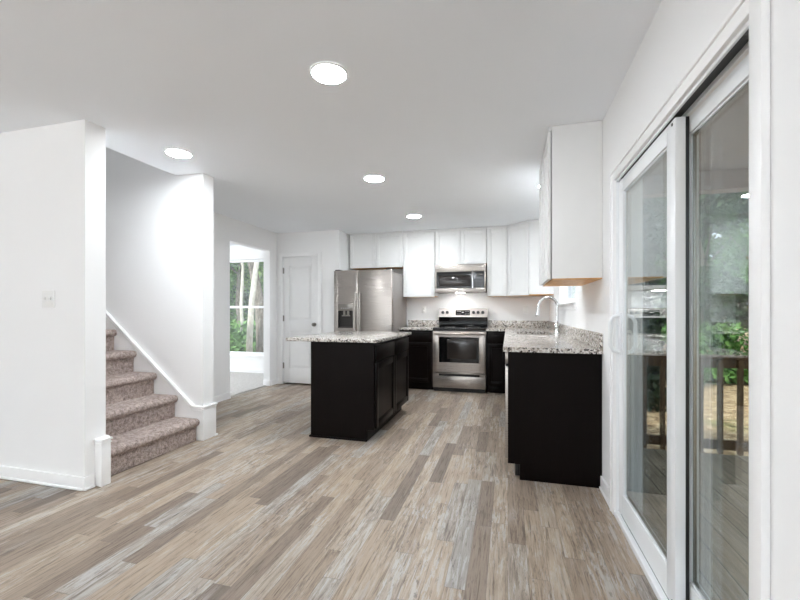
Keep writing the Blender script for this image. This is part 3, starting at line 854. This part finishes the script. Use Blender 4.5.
def sash(name, xa, xb, y0, y1, z0, z1, st, top, bot):
    b = B()
    b.box(xa, xb, y0, y0+st, z0, z1, .003); b.box(xa, xb, y1-st, y1, z0, z1, .003)
    b.box(xa, xb, y0+st, y1-st, z0, z0+bot, .003); b.box(xa, xb, y0+st, y1-st, z1-top, z1, .003)
    xm = (xa+xb)/2
    for (ya, yb, za, zb) in ((y0+st, y0+st+.008, z0+bot, z1-top), (y1-st-.008, y1-st, z0+bot, z1-top), (y0+st+.008, y1-st-.008, z0+bot, z0+bot+.008), (y0+st+.008, y1-st-.008, z1-top-.008, z1-top)):
        b.box(xa+.008, xb-.008, ya, yb, za, zb, .002)
    p = b.build(name, M_VINYL, dr)
    b = B()
    b.box(xm-.010, xm-.007, y0+st+.004, y1-st-.004, z0+bot+.004, z1-top-.004)
    b.box(xm+.007, xm+.010, y0+st+.004, y1-st-.004, z0+bot+.004, z1-top-.004)
    b.build('glass', M_GLASS, p, smooth=False)
    b = B()
    g = .0055
    for (ya, yb, za, zb) in ((y0+st+.004, y0+st+.012, z0+bot+.004, z1-top-.004), (y1-st-.012, y1-st-.004, z0+bot+.004, z1-top-.004), (y0+st+.012, y1-st-.012, z0+bot+.004, z0+bot+.012), (y0+st+.012, y1-st-.012, z1-top-.012, z1-top-.004)):
        b.box(xm-g, xm+g, ya, yb, za, zb)
    b.build('spacer', M_NICKEL, p)
    return p
b = B(); b.box(XR+.0475, XR+.0592, 1.750, 1.775, .034, 1.918); b.build('weatherstrip', M_BLACK, dr)
ins = sash('sliding_panel', XR+.010, XR+.046, 1.745, 2.546, .034, 1.918, .085, .075, .125)
out = sash('fixed_panel', XR+.060, XR+.098, 1.196, 1.835, .034, 1.918, .07, .062, .11)
b = B(); hy = 2.50
b.box(XR+.002, XR+.0095, hy-.02, hy+.02, .93, 1.17, .003)
b.tube([(XR+.002, hy, .945), (XR-.03, hy, .955), (XR-.045, hy, .985), (XR-.045, hy, 1.115), (XR-.03, hy, 1.145), (XR+.002, hy, 1.155)], .011, 12); b.build('handle', M_VINYL, ins)
b = B(); b.cyl((XR+.0095, 1.77, 1.90), (-1, 0, 0), .006, .002, 12); b.cyl((XR+.0095, 1.77, .055), (-1, 0, 0), .006, .002, 12); b.build('screw', M_BLACK, ins)
b = B()
b.box(XR-.02, XR-.0005, 1.150, 1.203, .001, 1.988, .003)
b.box(XR-.02, XR-.0005, 2.553, 2.605, .001, 1.988, .003)
b.box(XR-.018, XR-.0005, 1.203, 2.553, 1.932, 1.988, .003)
b.box(XR-.026, XR-.017, 1.203, 2.605, 1.974, 1.988, .003); b.box(XR-.026, XR-.017, 2.592, 2.605, .001, 1.974, .003)
struct(b, 'trim_4', M_TRIM, 'white casing around the sliding glass door', 'trim')

# ------------------------------------------------------------------ windows
def window(name, label, axis, a0, a1, z0, z1, d0, d1, sill_dir=0, mull=True):
    """axis 'x': window lies along x, depth along y from d0 to d1"""
    o = struct_root(name, ((a0+a1)/2, d0, z0) if axis == 'x' else (d0, (a0+a1)/2, z0), label, 'window')
    def bx(b, a, a2, da, db, za, zb, bev=.003):
        da, db = sorted((da, db))
        if axis == 'x': b.box(a, a2, da, db, za, zb, bev)
        else: b.box(da, db, a, a2, za, zb, bev)
    w = .045; zm = z0+(z1-z0)*.5
    m0, m1 = d0+(d1-d0)*.45, d0+(d1-d0)*.95
    b = B(); bx(b, a0+.001, a0+w, m0, m1, z0+.001, z1-.001); bx(b, a1-w, a1-.001, m0, m1, z0+.001, z1-.001); bx(b, a0+w, a1-w, m0, m1, z0+.001, z0+w); bx(b, a0+w, a1-w, m0, m1, z1-w, z1-.001)
    b.build('frame', M_VINYL, o)
    b = B(); bx(b, a0+w, a1-w, m0, m1, zm-.022, zm+.022); b.build('meeting_rail', M_VINYL, o)
    mm = (m0+m1)/2
    for za, zb in ((z0+w, zm-.022), (zm+.022, z1-w)):
        b = B(); bx(b, a0+w, a1-w, mm-.002, mm+.002, za, zb, 0); b.build('pane', M_GLASS, o, smooth=False)
    if sill_dir:
        b = B(); bx(b, a0-.05, a1+.05, d0+sill_dir*.045, d0+sill_dir*.0005, z0-.022, z0-.001, .004); bx(b, a0-.04, a1+.04, d0+sill_dir*.015, d0+sill_dir*.0005, z0-.08, z0-.023, .003); b.build('sill', M_TRIM, o)
    return o
window('window_1', 'double-hung window onto the trees in the carpeted room', 'x', FWX0, FWX1, FWZ0, FWZ1, 6.6, 6.72, -1)
window('window_2', 'bright window over the sink, mostly hidden by the wall cabinet', 'y', WY0, WY1, WZ0, WZ1, XR, XR+.14, -1)
window('window_5', 'added side window of the carpeted room, out of frame', 'y', 3.85, 5.35, .6, 2.15, -8.2, -8.3, 1)  # unseen window added to go with the far room fill
for i, p in enumerate(RW):
    window('window_%d' % (i+3), ['added window behind the camera near the left wall', 'added window behind the camera near the right wall'][i], 'x', p[0], p[1], .5, 2.1, YREAR, YREAR-.12, 1)  # unseen windows added to brighten the room from behind the camera

# ------------------------------------------------------------------ ceiling lights
def light(x, y, label, group=None, H=H, led=None):
    t = thing('ceiling_light', (x, y, H), label, 'ceiling light', group)
    b = B(); b.lathe([(.087, -.0005), (.087, -.006), (.089, -.0095), (.096, -.006), (.099, -.0005)], (x, y, H), 40); b.build('trim_ring', M_WHITEPL, t)
    b = B(); b.lathe([(0, -.0088), (.084, -.0088), (.0865, -.006), (.0865, -.001), (0, -.001)], (x, y, H), 40); b.build('diffuser', led or M_LED, t)
light(-.915, 1.948, 'lit round recessed ceiling light nearest the camera, over the open floor')
light(-2.534, 2.62, 'lit round recessed ceiling light beside the stair opening')
light(-1.226, 3.60, 'lit round recessed ceiling light above the island')
light(-1.204, 5.17, 'lit round recessed ceiling light between the island and the range')
light(.385, 4.25, 'lit round recessed ceiling light above the sink, hidden behind the wall cabinet')
for x, y in ((-1.2, -2.4), (-3.4, -2.9), (-5.2, -2.9)):  # unseen lamps added because the room needs more light
    light(x, y, 'added round recessed ceiling light over the living area out of frame', 'added ceiling lights over the living area')
light(-5.6, 4.9, 'lit round recessed ceiling light in the carpeted room')
light(-4.6, 2.6, 'added dim ceiling light at the top of the stairwell', None, 5.0, emit('stairwell_fill_glow', (0.905, 0.958, 1.0), LAMP*.3))  # unseen lamp added to lighten the upper stairwell walls

# ------------------------------------------------------------------ outside
b = B(); b.box(-40, 40, -40, 60, -1.0, -.62); struct(b, 'ground', M_GROUND, 'leaf-strewn ground outside the house', 'ground')
DX1, DKY = 3.55, 4.50
b = B(); b.box(XR+.15, DX1, -1.2, DKY, -.26, -.2); b.box(XR+.15, DX1, DKY-.02, DKY+.02, -.5, -.2); struct(b, 'deck', M_DECK, 'grey wooden deck outside the glass door', 'deck')
b = B(); b.box(XR+.15, DX1+.1, -1.2, DKY+.1, 2.5, 2.6); b.box(XR+.15, DX1+.1, DKY-.1, DKY+.05, 2.32, 2.5); b.box(DX1-.1, DX1+.05, -1.2, DKY-.1, 2.32, 2.5)
struct(b, 'porch_roof', M_PORCH, 'brown wooden roof over the deck', 'roof')
for x, y, l in ((DX1-.05, DKY-.05, 'wooden post at the far corner of the deck'), (XR+.22, DKY-.05, 'wooden post where the deck railing meets the house')):
    b = B(); b.box(x-.06, x+.06, y-.06, y+.06, -.199, 2.319, .004); tag(b.build('deck_post', M_RAIL), l, 'post')
t = thing('deck_railing', (2.0, DKY-.05, -.2), 'brown wooden deck railing across the end of the deck', 'railing')
ra, rb, ry = XR+.285, DX1-.115, DKY-.05
b = B(); b.box(ra, rb, ry-.045, ry+.045, .725, .76, .004); b.box(ra, rb, ry-.019, ry+.019, .64, .724, .003); b.build('top_rail', M_RAIL, t)
b = B(); b.box(ra, rb, ry-.019, ry+.019, -.13, -.04, .003); b.build('bottom_rail', M_RAIL, t)
n = 16
for i in range(n):
    x = ra+.08+(rb-ra-.16)*i/(n-1)
    b = B(); b.box(x-.019, x+.019, ry-.058, ry-.0195, -.16, .72, .002); b.build('baluster', M_RAIL, t)

t = thing('deck_railing', (DX1-.05, 1.7, -.2), 'brown wooden deck railing along the outer side of the deck, out of frame', 'railing')
rx, ya, yb = DX1-.05, -1.15, DKY-.115
b = B(); b.box(rx-.045, rx+.045, ya, yb, .725, .76, .004); b.box(rx-.019, rx+.019, ya, yb, .64, .724, .003); b.build('top_rail', M_RAIL, t)
b = B(); b.box(rx-.019, rx+.019, ya, yb, -.13, -.04, .003); b.build('bottom_rail', M_RAIL, t)
for i in range(34):
    y = ya+.08+(yb-ya-.16)*i/33
    b = B(); b.box(rx-.058, rx-.0195, y-.019, y+.019, -.16, .72, .002); b.build('baluster', M_RAIL, t)

def leaves(n, blobs, size, seed):
    rnd = random.Random(seed); v = []; f = []
    for i in range(n):
        cx, cy, cz, r, rz = rnd.choice(blobs)
        while True:
            p = Vector((rnd.uniform(-1, 1), rnd.uniform(-1, 1), rnd.uniform(-1, 1)))
            if p.length <= 1: break
        p = p*(0.6+.4*rnd.random()); p = Vector((cx+p.x*r, cy+p.y*r, cz+p.z*rz))
        a = Vector((rnd.gauss(0, 1), rnd.gauss(0, 1), rnd.gauss(0, 1))).normalized()
        c = a.cross(Vector((rnd.gauss(0, 1), rnd.gauss(0, 1), rnd.gauss(0, 1)))).normalized()
        s = size*rnd.uniform(.6, 1.3); k = len(v)
        v += [p-a*s, p+c*s*.45+a*s*.1, p+a*s, p-c*s*.45+a*s*.1]; f.append((k, k+1, k+2, k+3))
    me = bpy.data.meshes.new('foliage'); me.from_pydata([tuple(q) for q in v], [], f)
    return me
def crown_blobs(seed, z0, z1, r):
    rnd = random.Random(seed)
    return [(rnd.uniform(-r, r)*.7, rnd.uniform(-r, r)*.7, rnd.uniform(z0, z1), rnd.uniform(.45, .8)*r, rnd.uniform(.35, .6)*r) for _ in range(11)]
CROWN = [leaves(8000, crown_blobs(11+i, 1.2+.6*i, 6.5, 1.7), .085, 5+i) for i in range(3)]
BUSH = [leaves(1500, [(random.uniform(-.5, .5), random.uniform(-.5, .5), random.uniform(.3, 1.2), .5, .4) for _ in range(7)], .09, 55+i) for i in range(2)]
for i, m in enumerate(CROWN): m.materials.append(M_LEAF[i])
for i, m in enumerate(BUSH): m.materials.append(M_LEAF[i*2])
def tree(x, y, k, label, group=None, pale=False, tr=.1, bush=False, lift=0.0):
    z = -.62
    t = thing('shrub' if bush else 'tree', (x, y, z), label, 'shrub' if bush else 'tree', group)
    rnd = random.Random(int(x*100+y*10))
    b = B()
    if bush:
        for q in range(5):
            a = q*1.26; b.tube([(x, y, z), (x+.15*math.cos(a), y+.15*math.sin(a), z+.5), (x+.35*math.cos(a), y+.35*math.sin(a), z+1.0)], [.02, .014, .006], 6)
        b.build('stem', M_BARK, t)
        me = BUSH[k % 2]
    else:
        p = [(x+rnd.uniform(-.06, .06)*s, y+rnd.uniform(-.06, .06)*s, z+s*1.0) for s in range(0, 8)]
        b.tube(p, [tr*(1.15-.12*s) for s in range(8)], 10)
        for q in range(6):
            s = 3+q*.6; a = rnd.uniform(0, 6.28); i0 = p[int(s)]
            b.tube([i0, (i0[0]+.6*math.cos(a), i0[1]+.6*math.sin(a), i0[2]+.5), (i0[0]+1.2*math.cos(a), i0[1]+1.2*math.sin(a), i0[2]+.9)], [tr*.4, tr*.25, tr*.1], 6)
        b.build('trunk', M_BARKPALE if pale else M_BARK, t)
        me = CROWN[k % 3]
    o = bpy.data.objects.new('foliage', me); C.objects.link(o); o.parent = t
    o.rotation_euler.z = rnd.uniform(0, 6.28); o.location.z = lift
    ORIG[o.name] = Vector((x, y, z))
    return t
tree(-5.85, 8.2, 2, 'pale-barked tree closest to the window of the carpeted room', None, True, .075, lift=3.2)
tree(-5.83, 8.55, 1, 'grey thick-trunked tree close outside the window of the carpeted room', None, False, .13, lift=3.2)
tree(-7.1, 9.6, 0, 'slim pale-barked tree outside the window of the carpeted room', None, True, .05, lift=3.2)
g = 'trees outside the carpeted room'
for x, y, k in ((-8.6, 11.5, 0), (-7.2, 12.2, 2), (-5.6, 11.6, 0), (-9.6, 14.0, 2), (-7.6, 15.0, 1), (-6.2, 14.0, 0), (-10.5, 17.5, 0), (-8.2, 18.5, 2), (-11.5, 15.5, 1)):
    tree(x, y, k, 'leafy green tree in the wood outside the carpeted room', g)
for x, y, k in ((-6.9, 9.6, 0), (-7.6, 10.4, 1), (-5.9, 9.9, 0), (-6.6, 11.0, 1), (-8.3, 10.9, 0)):
    tree(x, y, k, 'low green shrub under the trees outside the carpeted room', 'shrubs outside the carpeted room', bush=True)
g = 'trees beyond the deck railing'
for x, y, k in ((3.4, 13.6, 1), (5.2, 13.2, 1), (7.0, 13.8, 0), (4.3, 16.4, 1), (6.2, 16.6, 1), (8.4, 16.5, 0), (3.0, 17.0, 0), (7.4, 19.0, 1), (9.8, 14.0, 1), (5.4, 19.5, 0), (11.5, 10.0, 0), (13.0, 6.0, 1), (14.5, 2.0, 0), (12.5, 13.0, 1)):
    tree(x, y, k, 'leafy green tree beyond the deck railing', g)
for x, y, k in ((4.0, 11.4, 0), (5.0, 11.8, 0), (6.1, 11.6, 0), (3.2, 12.0, 0), (7.2, 12.2, 0)):
    tree(x, y, k, 'low green shrub beyond the deck railing', 'shrubs beyond the deck railing', bush=True)
t = thing('shade_evergreen', (2.3, 8.4, -.62), 'added dark evergreen darkening the view past the deck railing', 'tree')  # tree added to stand in for dense shade seen through the sliding panel
b = B(); b.tube([(2.3, 8.4, -.62), (2.3, 8.4, 2.4), (2.3, 8.4, 4.9)], [.09, .06, .02], 8); b.build('trunk', M_BARK, t)
me = leaves(9000, [(.12*math.cos(i*2.4)*(1-i/44), .12*math.sin(i*2.4)*(1-i/44), .15+i*.13, .66*(1-i/46)+.05, .22) for i in range(40)], .085, 91)
me.materials.append(leaf_mat('needles_shade', (16, 30, 16), (38, 58, 34))); o = bpy.data.objects.new('foliage', me); C.objects.link(o); o.parent = t

rnd = random.Random(3)
for nm, x0, x1, l in (('forest', -24, -2, 'dense green wood far behind the trees outside the carpeted room'), ('forest', 4.5, 24, 'dense green wood far beyond the deck')):
    me = leaves(14000, [(rnd.uniform(x0, x1), rnd.uniform(23, 27), rnd.uniform(.0, 9), 1.8, 1.4) for _ in range(220)], .36, 77+int(x0))
    me.materials.append(M_LEAF[1]); o = bpy.data.objects.new(nm, me); C.objects.link(o)
    tag(o, l, 'forest', kind='stuff')
